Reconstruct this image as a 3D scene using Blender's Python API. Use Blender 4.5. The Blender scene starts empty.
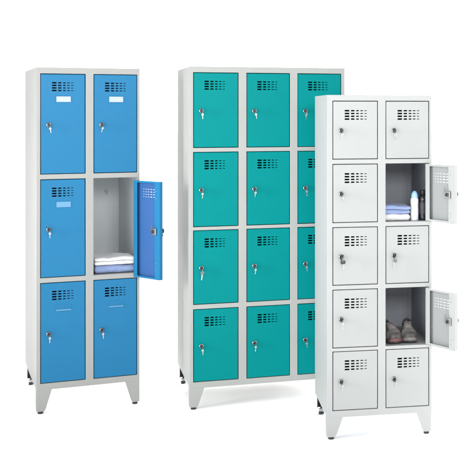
import bpy, bmesh, math, random
from mathutils import Vector, noise
random.seed(7)
PI = math.pi
S = bpy.context.scene
COL = S.collection

# ---------------------------------------------------------------- materials
def mat(name, rgb, rough=.45, metal=0.0, bump=0.0, scale=900, coat=0.0, var=0.0, sheen=0.0, spec=.5, vscale=6):
    m = bpy.data.materials.new(name); m.use_nodes = True
    nt = m.node_tree; b = nt.nodes['Principled BSDF']
    b.inputs['Base Color'].default_value = (*rgb, 1)
    b.inputs['Roughness'].default_value = rough
    b.inputs['Metallic'].default_value = metal
    b.inputs['Coat Weight'].default_value = coat
    b.inputs['Sheen Weight'].default_value = sheen
    b.inputs['Specular IOR Level'].default_value = spec
    tc = nt.nodes.new('ShaderNodeTexCoord')
    if bump:
        n = nt.nodes.new('ShaderNodeTexNoise'); n.inputs['Scale'].default_value = scale
        n.inputs['Detail'].default_value = 3
        bp = nt.nodes.new('ShaderNodeBump'); bp.inputs['Strength'].default_value = bump
        bp.inputs['Distance'].default_value = .001
        nt.links.new(tc.outputs['Object'], n.inputs['Vector'])
        nt.links.new(n.outputs['Fac'], bp.inputs['Height'])
        nt.links.new(bp.outputs['Normal'], b.inputs['Normal'])
    if bump and 'enamel' in name:
        n.inputs['Scale'].default_value = 420
        bp.inputs['Strength'].default_value = .10
        n3 = nt.nodes.new('ShaderNodeTexNoise'); n3.inputs['Scale'].default_value = 3.2; n3.inputs['Detail'].default_value = 1.5
        b3 = nt.nodes.new('ShaderNodeBump'); b3.inputs['Strength'].default_value = .5; b3.inputs['Distance'].default_value = .0012 if 'grey' in name else .006
        nt.links.new(tc.outputs['Object'], n3.inputs['Vector']); nt.links.new(n3.outputs['Fac'], b3.inputs['Height'])
        nt.links.new(b3.outputs['Normal'], bp.inputs['Normal'])
    if var:
        n2 = nt.nodes.new('ShaderNodeTexNoise'); n2.inputs['Scale'].default_value = vscale
        n2.inputs['Detail'].default_value = 5
        r = nt.nodes.new('ShaderNodeMapRange')
        r.inputs['From Min'].default_value = .3; r.inputs['From Max'].default_value = .7
        r.inputs['To Min'].default_value = 1 - var; r.inputs['To Max'].default_value = 1 + var
        mx = nt.nodes.new('ShaderNodeVectorMath'); mx.operation = 'SCALE'
        mx.inputs[0].default_value = rgb
        nt.links.new(tc.outputs['Object'], n2.inputs['Vector'])
        nt.links.new(n2.outputs['Fac'], r.inputs['Value'])
        nt.links.new(r.outputs['Result'], mx.inputs['Scale'])
        nt.links.new(mx.outputs['Vector'], b.inputs['Base Color'])
        rr = nt.nodes.new('ShaderNodeMapRange')
        rr.inputs['To Min'].default_value = max(0, rough - .08); rr.inputs['To Max'].default_value = rough + .08
        nt.links.new(n2.outputs['Fac'], rr.inputs['Value'])
        nt.links.new(rr.outputs['Result'], b.inputs['Roughness'])
    return m

M_BODY_B = mat('grey_enamel_warm', (.27, .274, .264), .55, bump=.05, var=.012, spec=.25)
M_BODY_T = mat('grey_enamel', (.28, .288, .276), .55, bump=.05, var=.012, spec=.25)
M_BODY_W = mat('light_grey_enamel', (.305, .313, .311), .55, bump=.05, var=.012, spec=.25)
M_DOOR_W = mat('door_light_grey_enamel', (.287, .30, .296), .38, bump=.05, var=.012, spec=.25)
M_BLUE   = mat('blue_enamel', (.011, .132, .272), .4, bump=.05, var=.02, spec=.13)
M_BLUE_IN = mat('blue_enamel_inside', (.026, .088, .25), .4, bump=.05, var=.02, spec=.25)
M_IN_B = mat('pale_grey_inside_enamel', (.66, .69, .70), .45, bump=.05, var=.012, spec=.25)  # lightened colour stands in for light inside the open blue compartment
M_IN_W = mat('dark_grey_inside_enamel', (.275, .29, .32), .45, bump=.05, var=.012, spec=.25)  # darkened colour paints in the shade of the open compartments
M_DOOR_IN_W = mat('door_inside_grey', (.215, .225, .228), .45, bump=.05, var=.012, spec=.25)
M_TEAL   = mat('teal_enamel', (.0002, .172, .173), .4, bump=.05, var=.02, spec=.04)
M_CHROME = mat('chrome', (.30, .30, .315), .25, 1.0)
M_NICKEL = mat('nickel', (.36, .355, .35), .3, 1.0)
M_GREYKEY = mat('tarnished_nickel', (.13, .13, .135), .45, .6)
M_CORE   = mat('dark_lock_core', (.03, .03, .035), .3, .6)
M_BLACK  = mat('black_plastic', (.012, .012, .013), .4)
M_BLKMET = mat('black_steel', (.012, .012, .013), .4, .2)
M_ZINC   = mat('zinc', (.35, .35, .35), .4, .9, bump=.6, scale=500)
M_WPLATE = mat('white_card', (.31, .37, .45), .5)
M_BPLATE = mat('pale_blue_card_and_highlight', (.07, .22, .37), .3)
M_TOWELW = mat('white_terry', (.62, .62, .62), .95, bump=1.0, scale=700, var=.02, sheen=.2, vscale=30)
M_TOWELB = mat('blue_terry', (.20, .265, .45), .95, bump=1.0, scale=700, var=.06, sheen=.2, vscale=30)
M_BOTTLE = mat('white_bottle_plastic', (.60, .63, .68), .25, coat=.3)
M_CAP    = mat('light_blue_cap', (.25, .46, .70), .3, coat=.2)
M_DARKB  = mat('dark_bottle', (.012, .013, .02), .2, coat=.4)
M_DARKL  = mat('dark_label', (.045, .045, .055), .5)
M_UPPER  = mat('shoe_mesh', (.205, .188, .172), .85, bump=1, scale=500, var=.3, vscale=60)
M_OVER   = mat('shoe_suede', (.075, .072, .07), .8, bump=.7, scale=400, var=.3, vscale=40)
M_LINING = mat('shoe_lining', (.02, .02, .022), .9)
M_LACE   = mat('shoe_lace', (.24, .23, .22), .8, bump=.5, scale=600)
M_SOLE   = mat('shoe_sole', (.125, .115, .108), .6, bump=.3, scale=300)
M_PINK   = mat('shoe_pink_bumper', (.10, .042, .045), .6, bump=.3, scale=300)
M_OUT    = mat('shoe_outsole', (.06, .055, .055), .6)
M_FLOOR  = mat('white_sweep', (.97, .97, .97), .7, spec=.2)

# ---------------------------------------------------------------- helpers
def link(name, bm, m, parent=None, smooth=False, bevel=0, solid=0, segs=2, offset=-1, ang=30):
    me = bpy.data.meshes.new(name)
    bmesh.ops.recalc_face_normals(bm, faces=bm.faces) if not solid else None
    bm.to_mesh(me); bm.free()
    for mm in (m if isinstance(m, (list, tuple)) else [m]): me.materials.append(mm)
    if smooth:
        for p in me.polygons: p.use_smooth = True
    o = bpy.data.objects.new(name, me); COL.objects.link(o)
    if parent: o.parent = parent
    if bevel:
        b = o.modifiers.new('bevel', 'BEVEL'); b.width = bevel; b.segments = segs
        b.limit_method = 'ANGLE'; b.angle_limit = math.radians(ang); b.harden_normals = False
    if solid:
        s = o.modifiers.new('solid', 'SOLIDIFY'); s.thickness = solid; s.offset = offset
    return o

def empty(name, loc, rz, label, cat, group=None):
    o = bpy.data.objects.new(name, None); COL.objects.link(o)
    o.location = loc; o.rotation_euler = (0, 0, rz); o.empty_display_size = .1
    tag(o, label, cat, group); return o

def tag(o, label, cat=None, group=None):
    o['label'] = label
    if cat: o['category'] = cat
    if group: o['group'] = group
    return o

def box(bm, x0, x1, y0, y1, z0, z1, mi=0):
    v = [bm.verts.new(c) for c in ((x0,y0,z0),(x1,y0,z0),(x1,y1,z0),(x0,y1,z0),(x0,y0,z1),(x1,y0,z1),(x1,y1,z1),(x0,y1,z1))]
    for f in ((0,3,2,1),(4,5,6,7),(0,1,5,4),(1,2,6,5),(2,3,7,6),(3,0,4,7)):
        fc = bm.faces.new([v[i] for i in f]); fc.material_index = mi

def prism(bm, pts, d, mi=0):
    """closed polygon pts (list of 3-vectors) swept by vector d"""
    a = [bm.verts.new(p) for p in pts]; b = [bm.verts.new(Vector(p) + Vector(d)) for p in pts]
    bm.faces.new(a).material_index = mi; bm.faces.new(b[::-1]).material_index = mi
    n = len(a)
    for i in range(n):
        bm.faces.new((a[i], b[i], b[(i+1) % n], a[(i+1) % n])).material_index = mi

def lathe(bm, prof, c=(0,0,0), axis='z', n=28, mi=0):
    rings = []
    for r, h in prof:
        ring = []
        for k in range(n):
            a = 2*PI*k/n
            if axis == 'z': p = (c[0]+r*math.cos(a), c[1]+r*math.sin(a), c[2]+h)
            else:           p = (c[0]+r*math.cos(a), c[1]-h, c[2]+r*math.sin(a))   # axis towards -y
            ring.append(bm.verts.new(p))
        rings.append(ring)
    for a, b in zip(rings, rings[1:]):
        for k in range(n):
            bm.faces.new((a[k], a[(k+1)%n], b[(k+1)%n], b[k])).material_index = mi
    bm.faces.new(rings[0][::-1]).material_index = mi
    bm.faces.new(rings[-1]).material_index = mi

def tube(bm, pts, r, n=8, mi=0, closed=False):
    pts = [Vector(p) for p in pts]; rings = []
    N = len(pts)
    for i, p in enumerate(pts):
        if closed: t = pts[(i+1) % N] - pts[i-1]
        else: t = pts[min(i+1, N-1)] - pts[max(i-1, 0)]
        t.normalize()
        u = t.cross(Vector((0,0,1)))
        if u.length < .05: u = t.cross(Vector((0,1,0)))
        u.normalize(); w = t.cross(u)
        rings.append([bm.verts.new(p + r*(math.cos(2*PI*k/n)*u + math.sin(2*PI*k/n)*w)) for k in range(n)])
    for i in range(N if closed else N-1):
        a, b = rings[i], rings[(i+1) % N]
        for k in range(n):
            bm.faces.new((a[k], a[(k+1)%n], b[(k+1)%n], b[k])).material_index = mi
    if not closed:
        bm.faces.new(rings[0][::-1]).material_index = mi; bm.faces.new(rings[-1]).material_index = mi

def sheet(rects, x0, x1, z0, z1):
    """a sheet in the plane y=0 with rectangular holes; returns bmesh"""
    xs = sorted({x0, x1, *[r[0] for r in rects], *[r[1] for r in rects]})
    zs = sorted({z0, z1, *[r[2] for r in rects], *[r[3] for r in rects]})
    bm = bmesh.new(); V = {}
    def v(i, j):
        if (i, j) not in V: V[i, j] = bm.verts.new((xs[i], 0, zs[j]))
        return V[i, j]
    for i in range(len(xs)-1):
        for j in range(len(zs)-1):
            cx, cz = (xs[i]+xs[i+1])/2, (zs[j]+zs[j+1])/2
            if any(r[0] < cx < r[1] and r[2] < cz < r[3] for r in rects): continue
            bm.faces.new((v(i,j), v(i+1,j), v(i+1,j+1), v(i,j+1)))   # normal -y
    return bm

def border(bm, test):
    return [e for e in bm.edges if e.is_boundary and test(e)]

def extr(bm, edges, fn):
    r = bmesh.ops.extrude_edge_only(bm, edges=edges)
    vs = [g for g in r['geom'] if isinstance(g, bmesh.types.BMVert)]
    es = [g for g in r['geom'] if isinstance(g, bmesh.types.BMEdge) and all(v in vs for v in g.verts)]
    for v in vs: v.co = fn(v.co)
    return es

# ---------------------------------------------------------------- door
VCOL = [(.000, .0225, .0078), (.0305, .0475, .0070), (.0555, .0690, .0058), (.0765, .0895, .0045), (.0965, .108, .0034)]
def vents(h):
    out = []
    for x0, x1, hh in VCOL:
        for k in range(4):
            zc = h - .045 - .0135*k
            out.append((x0+.056, x1+.056, zc-hh/2, zc+hh/2))
    return out

def make_door(root, x0, x1, z0, z1, m, m_in, plate=None, ang=0, key='silver', tilt=0, lab=None):
    w, h = x1-x0, z1-z0
    rects = [(a-w, b-w, c, d) for a, b, c, d in vents(h)]
    bm = sheet(rects, -w, 0, 0, h)
    def outer(e):
        a, b = e.verts
        return all(abs(v.co.x) < 1e-5 or abs(v.co.x+w) < 1e-5 or abs(v.co.z) < 1e-5 or abs(v.co.z-h) < 1e-5 for v in (a, b)) \
               and (abs(a.co.x-b.co.x) < 1e-6 and (abs(a.co.x) < 1e-5 or abs(a.co.x+w) < 1e-5) or abs(a.co.z-b.co.z) < 1e-6 and (abs(a.co.z) < 1e-5 or abs(a.co.z-h) < 1e-5))
    T = .020
    extr(bm, border(bm, outer), lambda c: Vector((c.x, T, c.z)))
    bmesh.ops.recalc_face_normals(bm, faces=bm.faces)
    f0 = min(bm.faces, key=lambda f: f.calc_center_median().y)
    if f0.normal.y > 0: bmesh.ops.reverse_faces(bm, faces=bm.faces)
    d = link('door', bm, m, root, bevel=.0024, solid=.0014)
    d.location = (x1, .0012, z0); d.rotation_euler = (0, math.radians(random.uniform(-.10, .10)), math.radians(ang if ang else random.uniform(-.05, .35)))
    if lab: d['label'] = lab
    # folded return lips inside (hinge side narrow, lock side wide)
    bm = bmesh.new()
    box(bm, -w+.0016, -w+.044, T-.0022, T-.0004, .0016, h-.0016)
    box(bm, -.030, -.0016, T-.0022, T-.0004, .0016, h-.0016)
    box(bm, -w+.044, -.030, T-.0022, T-.0004, .0016, .010)
    box(bm, -w+.044, -.030, T-.0022, T-.0004, h-.010, h-.0016)
    box(bm, -w+.0425, -w+.044, .0016, T-.0024, .0035, h-.0035)
    link('return_lip', bm, m, d, bevel=.0006, segs=1)
    if ang:     # inner lining sheet with the same slots, only where it can be seen
        bm = sheet([(a, b, (c+d)/2-(d-c)*.11, (c+d)/2+(d-c)*.11) for a, b, c, d in rects], -w+.046, -.004, .003, h-.003)
        for v in bm.verts: v.co.y = .0024
        bmesh.ops.reverse_faces(bm, faces=bm.faces)
        link('inner_lining', bm, m_in, d, solid=.0006)
        # screws / rivet dots on the lock side lip
        for zz in (.10, .17, .83, .90):
            bm = bmesh.new(); lathe(bm, [(.0028, 0), (.0024, -.0012)], (-w+.030, T, h*zz), 'y', 12)
            link('rivet', bm, M_ZINC, d)
    lx, lz = -w+.039, h*.49
    # lock cylinder
    bm = bmesh.new()
    lathe(bm, [(.0125, -.001), (.0128, .003), (.0115, .006), (.0098, .0075), (.0090, .0075), (.0088, .006)], (lx, 0, lz), 'y', 28, 0)
    lathe(bm, [(.0087, .0055), (.0086, .0082), (.0075, .0090)], (lx, 0, lz), 'y', 24, 1)
    link('lock', bm, [M_CHROME, M_CORE], d, smooth=False, bevel=.0003, segs=1)
    # key in the lock: blade and an upright bow seen nearly edge-on
    bm = bmesh.new()
    a = math.radians(tilt)
    def rot(p):   # around the lock axis
        x, y, z = p; return (lx + x*math.cos(a) - z*math.sin(a), y, lz + x*math.sin(a) + z*math.cos(a))
    th = .0011 if key != 'black' else .0028
    hd = 1.0 if key != 'black' else 1.25
    pts = []
    for k in range(18):
        t = 2*PI*k/18
        pts.append((-th, (-.021 if key != 'black' else -.026) + .0105*hd*math.cos(t), .0115*hd*math.sin(t)))
    prism(bm, [rot(p) for p in pts], Vector(rot((2*th, 0, 0))) - Vector(rot((0, 0, 0))), 1)
    box(bm, lx-.0012, lx+.0012, -.012, -.0085, lz-.0035, lz+.0035, 0)
    kh = M_BLACK if key == 'black' else M_CORE
    link('key', bm, [M_NICKEL, kh], d, bevel=.0004, segs=1)
    # ring with the spare key hanging from it
    bm = bmesh.new()
    ry = -.030 if key != 'black' else -.038
    tube(bm, [(lx+.002, ry+.007*math.cos(t*2*PI/16)*.5, lz-.012+.010*math.sin(t*2*PI/16)) for t in range(16)], .0007, 6, 0, True)
    s = math.radians(-tilt*.45 + random.uniform(-14, 14))
    def hang(x, z, y=0):
        return (lx+.004 + x*math.cos(s) + z*math.sin(s), ry+.010+y, lz-.013 + z*math.cos(s) - x*math.sin(s))
    bw = .009 if key != 'black' else .0115
    hs = random.uniform(.62, .72) if key == 'silver' else 1.1
    _h = hang
    hang = lambda x, z, y=0: _h(x*hs, z*hs, y)
    pts = [hang(bw*math.cos(2*PI*k/18), -.009 + .0095*math.sin(2*PI*k/18)) for k in range(18)]
    prism(bm, pts, (0, .0022, 0), 1)
    pts = [hang(*q) for q in ((-.0036, -.016), (.0036, -.016), (.0034, -.040), (.001, -.046), (-.0016, -.044), (-.0030, -.040), (-.0018, -.036), (-.0032, -.032), (-.0018, -.029), (-.0032, -.025))]
    prism(bm, pts, (0, .0020, 0), 0)
    o = link('spare_key', bm, [M_CHROME, M_BLACK if key == 'black' else (M_NICKEL if key == 'silver' else M_GREYKEY)], d, bevel=.0003, segs=1)
    # the latch on the inside face
    if ang:
        bm = bmesh.new()
        box(bm, -w+.024, -w+.056, T, T+.010, lz-.018, lz+.018)
        link('lock_case', bm, M_NICKEL, d, bevel=.002)
        bm = bmesh.new()
        lathe(bm, [(.008, -.030), (.009, -.036), (.007, -.039)], (lx, 0, lz), 'y', 20, 0)
        prism(bm, [(lx-.009, T+.0105, lz-.012), (lx+.020, T+.0105, lz-.004), (lx+.024, T+.0105, lz+.004), (lx+.020, T+.0105, lz+.034), (lx+.011, T+.0105, lz+.036), (lx+.008, T+.0105, lz+.012), (lx-.009, T+.0105, lz+.010)], (0, .003, 0), 1)
        link('latch', bm, [M_CORE, M_CHROME], d, bevel=.0006, segs=1)
    # label holder
    if plate:
        bm = bmesh.new()
        px0, px1, pz0, pz1 = -w+.077, -w+.151, h-.146, h-.116
        if plate in ('white', 'pale'):
            box(bm, px0, px1, -.0012, -.0004, pz0, pz1, 1)
            box(bm, px0-.001, px1+.001, -.0026, -.0004, pz1, pz1+.0012, 0)
            box(bm, px0-.001, px1+.001, -.0026, -.0004, pz0-.0012, pz0, 0)
            box(bm, px0-.001, px0, -.0026, -.0004, pz0, pz1, 0)
            box(bm, px1, px1+.001, -.0026, -.0004, pz0, pz1, 0)
        else:   # empty holder: shallow pocket, lower lip painted pale as its edge highlight
            box(bm, px0-.001, px1+.001, -.0012, -.0004, pz0, pz1, 0)
            prism(bm, [(px0-.001, -.0012, pz0+.007), (px0-.001, -.0062, pz0+.005), (px0-.001, -.0052, pz0-.001), (px0-.001, -.0012, pz0-.002)], (px1-px0+.002, 0, 0), 1)
        link('label_holder', bm, [m, {'white': M_WPLATE, 'pale': M_BPLATE, 'empty': M_BPLATE}[plate]], d, bevel=.0003, segs=1)
    # hinges
    for zz in (.12, .88):
        bm = bmesh.new(); lathe(bm, [(.0028, -.016), (.0028, .016)], (-.004, .012, h*zz), 'z', 10)
        link('hinge', bm, m, d)
    return d

# ---------------------------------------------------------------- locker
def make_leg(root, sx, sy, X, Y, top, m_leg, rear):
    """sx, sy: +1 leg grows to +x / +y from its corner (X, Y)"""
    bm = bmesh.new(); t = .0022
    e = .0008
    wt, wb = (.078, .044) if not rear else (.040, .026)
    zb = .013 if not rear else .0315
    def P(x, y, z): return (X + sx*x, Y + sy*y, z)
    # front leaf with bent outer corner, side leaf; bottom corners clipped
    prism(bm, [P(e, e, top+.004), P(wt, e, top+.004), P(wb+.002, e, zb+.012), P(wb-.006, e, zb), P(e+.006, e, zb), P(e, e, zb+.006)], (0, sy*t, 0))
    prism(bm, [P(e, e+t, top+.004), P(e, wt*.92 if not rear else .03, top+.004), P(e, wb, zb+.012), P(e, wb-.006, zb), P(e, e+t, zb)], (sx*t, 0, 0))
    o = link('leg', bm, m_leg, root, bevel=.0009, segs=2)
    c = (X + sx*.022, Y + sy*.020, 0)
    bm = bmesh.new()
    if not rear:
        lathe(bm, [(.0125, 0), (.0148, .002), (.0148, .009), (.012, .0125)], c, 'z', 24, 0)
        link('foot', bm, M_BLACK, o, smooth=False, bevel=.0008)
    else:
        lathe(bm, [(.0135, 0), (.0148, .002), (.0148, .013), (.012, .015)], c, 'z', 24, 0)
        lathe(bm, [(.0145, .0155), (.0145, .030), (.012, .0305)], c, 'z', 6, 1)
        lathe(bm, [(.006, .031), (.006, .07)], c, 'z', 14, 2)
        link('foot', bm, [M_BLACK, M_ZINC, M_BLKMET], o, bevel=.0008)
    return o

def make_locker(name, loc, yaw, W, H, D, leg, cols, rows, m_body, m_door, label, specs, m_ins=None):
    m_ins = m_ins or m_body
    root = empty(name, loc, yaw, label, 'locker')
    t = .0014; g = .0032          # sheet thickness, gap round each door
    rects = [(c[0]-g*.5, c[1]+g*.5, r[0]-g*.5, r[1]+g*.5) for c in cols for r in rows]
    bm = sheet(rects, 0, W, leg, H)
    ext = lambda e: all(abs(v.co.x) < 1e-5 or abs(v.co.x-W) < 1e-5 for v in e.verts) and abs(e.verts[0].co.x-e.verts[1].co.x) < 1e-6 \
        or all(abs(v.co.z-leg) < 1e-5 or abs(v.co.z-H) < 1e-5 for v in e.verts) and abs(e.verts[0].co.z-e.verts[1].co.z) < 1e-6
    extr(bm, border(bm, ext), lambda c: Vector((c.x, .02, c.z)))
    hole = [e for e in bm.edges if e.is_boundary and all(abs(v.co.y) < 1e-6 for v in e.verts)]
    extr(bm, hole, lambda c: Vector((c.x, .012, c.z)))
    bmesh.ops.recalc_face_normals(bm, faces=bm.faces)
    big = max(bm.faces, key=lambda f: f.calc_area() if abs(f.normal.y) > .9 else 0)
    if big.normal.y > 0: bmesh.ops.reverse_faces(bm, faces=bm.faces)
    link('front_frame', bm, m_body, root, bevel=.0022, solid=t, segs=3)
    # shell
    for x in (0, W-t):
        bm = bmesh.new(); box(bm, x, x+t, .0202, D, leg, H)
        for f in bm.faces:
            if abs(f.calc_center_median().x - (t if x == 0 else W-t)) < 1e-5: f.material_index = 1
        link('side_panel', bm, [m_body, m_ins], root, bevel=.0005, segs=1)
    bm = bmesh.new(); box(bm, t+.0002, W-t-.0002, .0202, D, H-t, H); link('top_panel', bm, m_body, root)
    bm = bmesh.new(); box(bm, t+.0002, W-t-.0002, .0202, D, leg, leg+t); link('bottom_panel', bm, m_ins, root)
    bm = bmesh.new()
    box(bm, t+.0002, W-t-.0002, D-.010, D-.010+t, leg+t+.0002, H-t-.0002)
    link('back_panel', bm, m_ins, root)
    mids = [(a[1]+b[0])/2 for a, b in zip(cols, cols[1:])]
    for x in mids:
        bm = bmesh.new(); box(bm, x-.0008, x+.0008, .021, D-.0104, leg+t+.0002, H-t-.0002)
        link('partition', bm, m_ins, root)
    edges = [t+.0002] + mids + [W-t-.0002]
    for ci in range(len(cols)):
        a = edges[ci]+(.001 if ci else 0); b = edges[ci+1]-(.001 if ci < len(mids) else 0)
        for r in rows:
            bm = bmesh.new(); z = r[0]-.002
            box(bm, a, b, .016, D-.0104, z-.0014, z)
            bm.faces.ensure_lookup_table(); bm.faces[0].material_index = 1
            box(bm, a, b, .016, .0174, z-.014, z-.0016)
            link('shelf', bm, [m_body, m_ins], root)
        # pressed vertical joint in the back panel corner and a coat hook
    for ci, ri, kw in specs:
        c, r = cols[ci], rows[ri]
        make_door(root, c[0]+g*.5, c[1]-g*.5, r[0]+g*.5+kw.pop('dz0', 0), r[1]-g*.5+kw.pop('dz1', 0), m_door, kw.pop('m_in', m_door), **kw)
        if kw.get('ang'):
            xa = edges[ci]; xb = edges[ci+1]
            if r[1]-r[0] > .4:
                bm = bmesh.new()
                zt = r[1]-.120; xm = xa + (xb-xa)*.72
                lathe(bm, [(.012, 0), (.012, .002)], (xm, D-.0112, zt), 'y', 16)
                tube(bm, [(xm, D-.013, zt), (xm, D-.03, zt-.004), (xm, D-.042, zt-.014), (xm, D-.048, zt-.004), (xm, D-.048, zt+.006)], .003, 8)
                link('coat_hook', bm, m_ins, root, smooth=True)
                bm = bmesh.new()
                box(bm, xb-.030, xb-.0025, D-.0125, D-.0105, r[0], r[1]-.002)
                link('back_flange', bm, m_ins, root, bevel=.0006, segs=1)
            else:
                bm = bmesh.new()
                box(bm, xb-.022, xb-.0025, D-.0125, D-.0105, r[0], r[1]-.002)
                link('back_flange', bm, m_ins, root, bevel=.0006, segs=1)
    for sx, X in ((1, 0), (-1, W)):
        make_leg(root, sx, 1, X, 0, leg, m_body, False)
        make_leg(root, sx, -1, X+sx*.009, D, leg, M_BLKMET, True)
    return root

def world(root, x, y, z):
    a = root.rotation_euler.z; l = root.location
    return Vector((l.x + x*math.cos(a) - y*math.sin(a), l.y + x*math.sin(a) + y*math.cos(a), l.z + z))

# ---- blue locker
R_ = random.uniform
sp = []
for ci in range(2):
    for ri in range(3):      # rows listed top to bottom
        kw = dict(tilt=R_(-10, 10))
        if ri == 0: kw['plate'] = 'white'
        if ri == 1 and ci == 0: kw['plate'] = 'pale'
        if ri == 2: kw['plate'] = 'empty'
        if ri == 1 and ci == 1: kw.update(ang=117, m_in=M_BLUE_IN, key='black', lab='blue door standing open, seen from inside', dz0=-.022, dz1=-.013)
        sp.append((ci, ri, kw))
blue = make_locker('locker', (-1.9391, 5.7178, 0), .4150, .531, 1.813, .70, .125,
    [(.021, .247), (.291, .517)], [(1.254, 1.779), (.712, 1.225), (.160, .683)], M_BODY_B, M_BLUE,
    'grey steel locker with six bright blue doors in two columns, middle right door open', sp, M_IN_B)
# ---- teal locker
sp = []
for ci in range(3):
    for ri in range(4):
        sp.append((ci, ri, dict(tilt=(-28 if (ci, ri) == (0, 2) else R_(-12, 12)), key=('long' if (ci, ri) == (0, 2) else 'silver'))))
teal = make_locker('locker', (-1.1565, 5.8028, 0), .3087, .845, 1.821, .62, .114,
    [(.020, .257), (.303, .537), (.582, .824)], [(1.390, 1.788), (.970, 1.365), (.558, .949), (.147, .531)], M_BODY_T, M_TEAL,
    'wide grey steel locker with twelve closed teal green doors in three columns', sp)
# ---- white locker
sp = []
for ci in range(2):
    for ri in range(5):
        kw = dict(tilt=R_(-10, 10))
        if (ci, ri) == (0, 2): kw.update(key='black', tilt=-20)
        if (ci, ri) == (1, 2): kw.update(tilt=-25, key='long')
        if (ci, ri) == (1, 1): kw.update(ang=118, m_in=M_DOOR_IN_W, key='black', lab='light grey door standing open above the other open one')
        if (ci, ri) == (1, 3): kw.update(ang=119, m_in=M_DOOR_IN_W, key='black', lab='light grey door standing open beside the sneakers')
        sp.append((ci, ri, kw))
white = make_locker('locker', (-.3905, 5.274, 0), .2050, .516, 1.661, .4854, .1067,
    [(.028, .247), (.288, .502)], [(1.352, 1.632), (1.046, 1.327), (.744, 1.022), (.442, .721), (.140, .423)], M_BODY_W, M_DOOR_W,
    'light grey locker with ten light grey doors in two columns, two of them open', sp, M_IN_W)

# ---------------------------------------------------------------- towels
def towel(root, x0, x1, y0, y1, z0, h, layers, m, label, seed, slope=0.0):
    """folded towel: a serpentine of cloth layers, fold loops at the front"""
    bm = bmesh.new(); nx = 44
    th = h/layers; prof = []      # closed outline in (y, z) of one padded layer pair
    def rr(yy0, yy1, zz0, zz1, n=9):
        r = (zz1-zz0)/2*.98; zc = (zz0+zz1)/2; out = []
        for k in range(n+1):
            a = -PI/2 - PI*k/n; out.append((yy0+r+r*math.cos(a), zc+r*math.sin(a)))
        m_ = 10
        for k in range(1, m_): out.append((yy0+r+(yy1-yy0-2*r)*k/m_, zz1))
        for k in range(n+1):
            a = PI/2 - PI*k/n; out.append((yy1-r+r*math.cos(a), zc+r*math.sin(a)))
        for k in range(1, m_): out.append((yy1-r-(yy1-yy0-2*r)*k/m_, zz0))
        return out
    for L in range(layers):
        dy = random.uniform(-.003, .004)
        pr = rr(y0+dy, y1, z0+L*th+.0002, z0+(L+1)*th-.0002)
        rings = []
        dx0, dx1 = random.uniform(0, .003), random.uniform(0, .003)
        for i in range(nx+1):
            u = i/nx; x = x0+dx0 + (x1-x0-dx0-dx1)*u
            edge = min(u, 1-u)*(x1-x0)
            ring = []
            for (y, z) in pr:
                zc = z0+(L+.5)*th
                k = 1 if edge > .008 else (.45 + .55*math.sqrt(max(0, 1-((.008-edge)/.008)**2)))
                zz = zc + (z-zc)*k
                n1 = noise.noise(Vector((x*18+seed, y*14, seed)))
                n2 = noise.noise(Vector((x*55+seed, y*40, z*60)))
                f = (zz-z0)/h
                zz = z0 + (zz-z0)*(1 - slope*u + .16*n1) + .0022*n2*f
                yy = y + .004*noise.noise(Vector((x*12+seed, L*3.1, 2.)))+.0016*n2+.005*noise.noise(Vector((x*30, z*45, seed)))
                ring.append(bm.verts.new((x, yy, max(zz, z0))))
            rings.append(ring)
        n = len(pr)
        for a, b in zip(rings, rings[1:]):
            for k in range(n): bm.faces.new((a[k], a[(k+1)%n], b[(k+1)%n], b[k]))
        bm.faces.new(rings[0][::-1]); bm.faces.new(rings[-1])
    o = link('folded_towel', bm, m, smooth=True)
    o.location = root.location; o.rotation_euler = root.rotation_euler
    return tag(o, label, 'towel', 'folded towels in the open compartments')

towel(blue, .300, .512, .030, .24, .7105, .045, 1, M_TOWELB, 'folded blue towel under the white one in the blue locker', 1.3, .05)
towel(blue, .298, .514, .026, .23, .7560, .043, 2, M_TOWELW, 'folded white towel on top of the blue one in the blue locker', 5.7, .10)
towel(white, .276, .414, .030, .24, 1.0445, .034, 1, M_TOWELW, 'folded white towel under the blue one in the light grey locker', 9.1, .02)
towel(white, .276, .416, .026, .23, 1.0790, .047, 2, M_TOWELB, 'folded blue towel on top of the white one beside the bottles', 3.3, .22)

# ---------------------------------------------------------------- bottles
b = empty('bottle', world(white, .440, .050, 1.0442), .2, 'white bottle with light blue cap beside the folded towels', 'bottle')
bm = bmesh.new()
lathe(bm, [(.0175, 0), (.0195, .002), (.0200, .006), (.0200, .055), (.0192, .062), (.0192, .080), (.0200, .088), (.0200, .100), (.0190, .107), (.0165, .112), (.0130, .115)], (0,0,0), 'z', 36)
link('body', bm, M_BOTTLE, b, smooth=True)
bm = bmesh.new()
lathe(bm, [(.0150, .1130), (.0165, .1145), (.0165, .121), (.0155, .128), (.0132, .135), (.0105, .140), (.0070, .144), (.0030, .146)], (0,0,0), 'z', 32)
link('cap', bm, M_CAP, b, smooth=True)
b = empty('bottle', world(white, .4855, .070, 1.0442), .2, 'dark bottle between the white bottle and the compartment wall', 'bottle')
bm = bmesh.new()
lathe(bm, [(.0195, 0), (.0215, .002), (.0220, .006), (.0220, .100), (.0205, .110), (.0165, .118), (.0130, .121)], (0,0,0), 'z', 36)
link('body', bm, M_DARKB, b, smooth=True)
bm = bmesh.new()
lathe(bm, [(.0222, .030), (.0223, .031), (.0223, .085), (.0222, .086)], (0,0,0), 'z', 36)
link('band', bm, M_DARKL, b, smooth=True)
bm = bmesh.new()
lathe(bm, [(.0135, .1215), (.0135, .145), (.0115, .148)], (0,0,0), 'z', 28)
link('cap', bm, M_BLACK, b, smooth=True)

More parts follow.
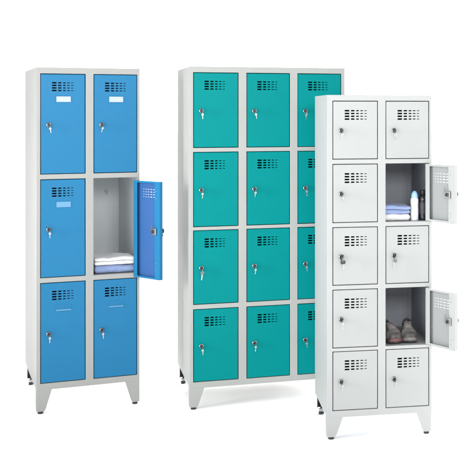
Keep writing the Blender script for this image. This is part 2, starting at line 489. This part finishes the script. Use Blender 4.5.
# ---------------------------------------------------------------- sneakers (local: toe towards -y, length .25)
def sneaker(root, x, y, z, rz, side, label, toe_m):
    s = empty('sneaker', world(root, x, y, z), root.rotation_euler.z + rz, label, 'shoe', 'pair of sneakers')
    s.scale = (.92, .95, 1.0)
    L = .205
    def half(t):       # half width along the shoe, t=0 toe .. 1 heel
        k = [(0, .006), (.04, .024), (.12, .034), (.26, .040), (.42, .038), (.6, .031), (.8, .030), (.93, .026), (.985, .014), (1, .004)]
        for (a, va), (b_, vb) in zip(k, k[1:]):
            if t <= b_: u = (t-a)/(b_-a); u = u*u*(3-2*u) if .1 < t < .9 else u; return va+(vb-va)*u
        return k[-1][1]
    def top(t):
        k = [(0, .026), (.04, .040), (.12, .053), (.25, .062), (.40, .070), (.55, .078), (.66, .080), (.8, .076), (.93, .091), (1, .088)]
        for (a, va), (b_, vb) in zip(k, k[1:]):
            if t <= b_: return va+(vb-va)*(t-a)/(b_-a)
        return k[-1][1]
    def cx(t): return side*.006*math.sin(PI*min(1, t*1.2))
    N = 40; sole_h = .021
    ts = [(.5-.5*math.cos(PI*i/N)) for i in range(N+1)]
    # outsole + midsole
    def slab(z0, z1, grow, name, m, par, spring=.010):
        bm = bmesh.new(); rings = []
        for t in ts:
            w = half(t)+grow; y_ = t*L; sp_ = spring*max(0, (.25-t)/.25)**2
            r = .004
            rings.append([bm.verts.new((cx(t)+a*w, y_, b_+sp_)) for a, b_ in ((-1, z0+r), (-.93, z0), (.93, z0), (1, z0+r), (1.03, (z0+z1)/2), (.97, z1), (-.97, z1), (-1.03, (z0+z1)/2))])
        for a, b_ in zip(rings, rings[1:]):
            for k in range(8): bm.faces.new((a[k], a[(k+1)%8], b_[(k+1)%8], b_[k]))
        bm.faces.new(rings[0]); bm.faces.new(rings[-1][::-1])
        return link(name, bm, m, par, smooth=True)
    sole = slab(.0065, sole_h, .0035, 'sole', M_SOLE, s)
    slab(0, .0062, .002, 'outsole', M_OUT, sole)
    # toe bumper
    bm = bmesh.new(); rows_ = []
    for i in range(21):
        a = -1 + 2*i/20; t = .20*abs(a)**1.6; sg = 1 if a > 0 else -1
        w = half(t)+.0055
        row = []
        for zz, gg in ((.007, 0), (.014, .0015), (.022, -.0002), (.026, -.005)):
            row.append(bm.verts.new((cx(t)+sg*(w+gg), t*L-.004 + (.004 if zz > .025 else 0), zz+.008*max(0, (.25-t)/.25)**2)))
        rows_.append(row)
    for a, b_ in zip(rows_, rows_[1:]):
        for k in range(3): bm.faces.new((a[k], b_[k], b_[k+1], a[k+1]))
    link('toe_bumper', bm, toe_m, s, smooth=True, solid=.0015, offset=0)
    # upper as loft; open collar at the back top
    bm = bmesh.new(); rings = []; n = 24
    for t in ts:
        w = half(t); y_ = t*L; h = top(t)-sole_h+.004
        ring = []
        for k in range(n+1):
            a = PI*k/n
            ca, sa = math.cos(a), math.sin(a)
            ex = .52 if t < .5 else .55
            px = w*(abs(ca)**ex)*(1 if ca > 0 else -1)
            pz = h*(abs(sa)**.8)
            if t > .45: px *= 1-.06*(pz/h)*min(1, (t-.45)*4)
            px += .0012*noise.noise(Vector((px*90, y_*80, side*3)))
            pz += .0015*noise.noise(Vector((px*70, y_*70, side*7)))*(pz/h)
            spr = .009*max(0, (.25-t)/.25)**2
            ring.append(bm.verts.new((cx(t)+px, y_, sole_h-.004+pz+spr)))
        rings.append(ring)
    for i, (a, b_) in enumerate(zip(rings, rings[1:])):
        t = (ts[i]+ts[i+1])/2
        for k in range(n):
            mid = (k+.5)/n
            if .56 < t < .955 and .23 < mid < .77: continue          # foot opening
            f = bm.faces.new((a[k], a[k+1], b_[k+1], b_[k]))
            over = (t < .12) or (t > .86) or (.30 < t < .62 and (mid < .34 or mid > .66) and int(t*26) % 2 == 0) or (.24 < t < .60 and (.30 < mid < .38 or .62 < mid < .70))
            f.material_index = 1 if over else 0
    up = link('upper', bm, [M_UPPER, M_OVER], s, smooth=True, solid=.003, offset=-1)
    # lining bag
    bm = bmesh.new(); rg = []
    for t in [.53+.43*i/12 for i in range(13)]:
        w = half(t)*.86; h = top(t)-.008
        rg.append([bm.verts.new((cx(t)+w*math.cos(PI*k/10), t*L, sole_h+.004+(h-sole_h)*(1-math.sin(PI*k/10))*.92)) for k in range(11)])
    for a, b_ in zip(rg, rg[1:]):
        for k in range(10): bm.faces.new((a[k], a[k+1], b_[k+1], b_[k]))
    link('lining', bm, M_LINING, s, smooth=True, solid=.001)
    # padded collar rim
    bm = bmesh.new(); pts = []
    for k in range(28):
        a = 2*PI*k/28; t = .76+.20*math.cos(a)
        pts.append((cx(t)+.0255*math.sin(a), t*L, top(min(t, 1))-.003 - .004*abs(math.sin(a))))
    tube(bm, pts, .0042, 8, 0, True); link('collar', bm, M_OVER, s, smooth=True)
    # tongue
    bm = bmesh.new(); rg = []
    for i in range(11):
        u = i/10; t = .34+.27*u; w = .0150+.005*u
        zt = top(t)+.001 + (.006*max(0, u-.55)/.45)
        rg.append([bm.verts.new((cx(t)+w*q, t*L, zt - .0035*q*q*(1.4-u))) for q in (-1, -.5, 0, .5, 1)])
    for a, b_ in zip(rg, rg[1:]):
        for k in range(4): bm.faces.new((a[k], a[k+1], b_[k+1], b_[k]))
    link('tongue', bm, M_UPPER, s, smooth=True, solid=.005, offset=0)
    # laces
    bm = bmesh.new()
    for i in range(6):
        t = .30+.048*i; zt = top(t)
        for sg in (-1, 1):
            tube(bm, [(cx(t)+sg*.021, t*L, zt-.004), (cx(t)+sg*.012, (t+.012)*L, zt+.0035), (cx(t), (t+.024)*L, zt+.0065+.001*sg), (cx(t)-sg*.012, (t+.040)*L, zt+.0055), (cx(t)-sg*.021, (t+.052)*L, zt-.001)], .0018, 6)
    t = .565; zt = top(t)+.009
    for sg in (-1, 1):
        tube(bm, [(cx(t), t*L-.008, zt), (cx(t)+sg*.010, t*L-.014, zt+.004), (cx(t)+sg*.021, t*L-.018, zt-.004), (cx(t)+sg*.014, t*L-.020, zt-.010), (cx(t)+sg*.002, t*L-.011, zt-.001)], .0016, 6)
        tube(bm, [(cx(t), t*L-.009, zt), (cx(t)+sg*.008, t*L-.022, zt-.005), (cx(t)+sg*.024, t*L-.030, zt-.022)], .0015, 6)
    link('laces', bm, M_LACE, s, smooth=True)
    return s
sneaker(white, .343, .024, .4402, .13, 1, 'beige grey sneaker with a pink toe, nearer the locker middle', M_PINK)
sneaker(white, .417, .032, .4402, -.10, -1, 'beige grey sneaker with a plain grey toe, nearer the open door', M_SOLE)

# ---------------------------------------------------------------- setting
bm = bmesh.new()
bmesh.ops.create_grid(bm, x_segments=1, y_segments=1, size=60)
fl = link('floor', bm, M_FLOOR); fl.location = (0, 20, 0); fl['kind'] = 'structure'

W = bpy.data.worlds.new('World'); S.world = W; W.use_nodes = True
nt = W.node_tree
bg = nt.nodes['Background']; bg.inputs['Color'].default_value = (1, 1, 1, 1)
# white world; added brighter cone behind the lockers washes out floor shadows
tcw = nt.nodes.new('ShaderNodeTexCoord'); sx_ = nt.nodes.new('ShaderNodeVectorMath'); sx_.operation = 'DOT_PRODUCT'; sx_.inputs[1].default_value = Vector((.50, .83, .22)).normalized(); mr = nt.nodes.new('ShaderNodeMapRange')
mr.interpolation_type = 'SMOOTHSTEP'
mr.inputs['From Min'].default_value = .35; mr.inputs['From Max'].default_value = .95
mr.inputs['To Min'].default_value = 1.1; mr.inputs['To Max'].default_value = 10.5
nt.links.new(tcw.outputs['Generated'], sx_.inputs[0]); nt.links.new(sx_.outputs['Value'], mr.inputs['Value'])
nt.links.new(mr.outputs['Result'], bg.inputs['Strength'])

def area(loc, tgt, sx, sy, power, col=(1, 1, 1)):
    l = bpy.data.lights.new('soft_light', 'AREA'); l.shape = 'RECTANGLE'; l.size = sx; l.size_y = sy; l.energy = power; l.color = col
    o = bpy.data.objects.new('soft_light', l); COL.objects.link(o); o.location = loc
    o.rotation_euler = (Vector(tgt)-Vector(loc)).to_track_quat('-Z', 'Y').to_euler()
    return o
area((.75, .3, 2.45), (-.6, 5.8, .9), 1.3, .9, 138)
area((-2.7, 1.2, 2.3), (-.9, 6.0, 1.0), 1.2, 1.4, 30)
side_fill = area((-4.2, 3.6, 1.7), (-.4, 5.5, .95), .7, 1.5, 16)  # added lamp, narrow beam to brighten the right locker's left side
side_fill.data.spread = math.radians(48)

cam = bpy.data.cameras.new('camera'); co = bpy.data.objects.new('camera', cam); COL.objects.link(co)
co.location = (0, 0, 1.5814); co.rotation_euler = (PI/2, 0, 0)
cam.sensor_width = 36; cam.lens = 36*1096.63/474
cam.shift_x = (237-408.32)/474; cam.shift_y = -(237-111.52)/474
cam.clip_end = 500
S.camera = co
S.view_settings.view_transform = 'Standard'; S.view_settings.look = 'None'
S.view_settings.exposure = .01; S.view_settings.gamma = 1
S.render.engine = 'CYCLES'
S.cycles.max_bounces = 10; S.cycles.diffuse_bounces = 6
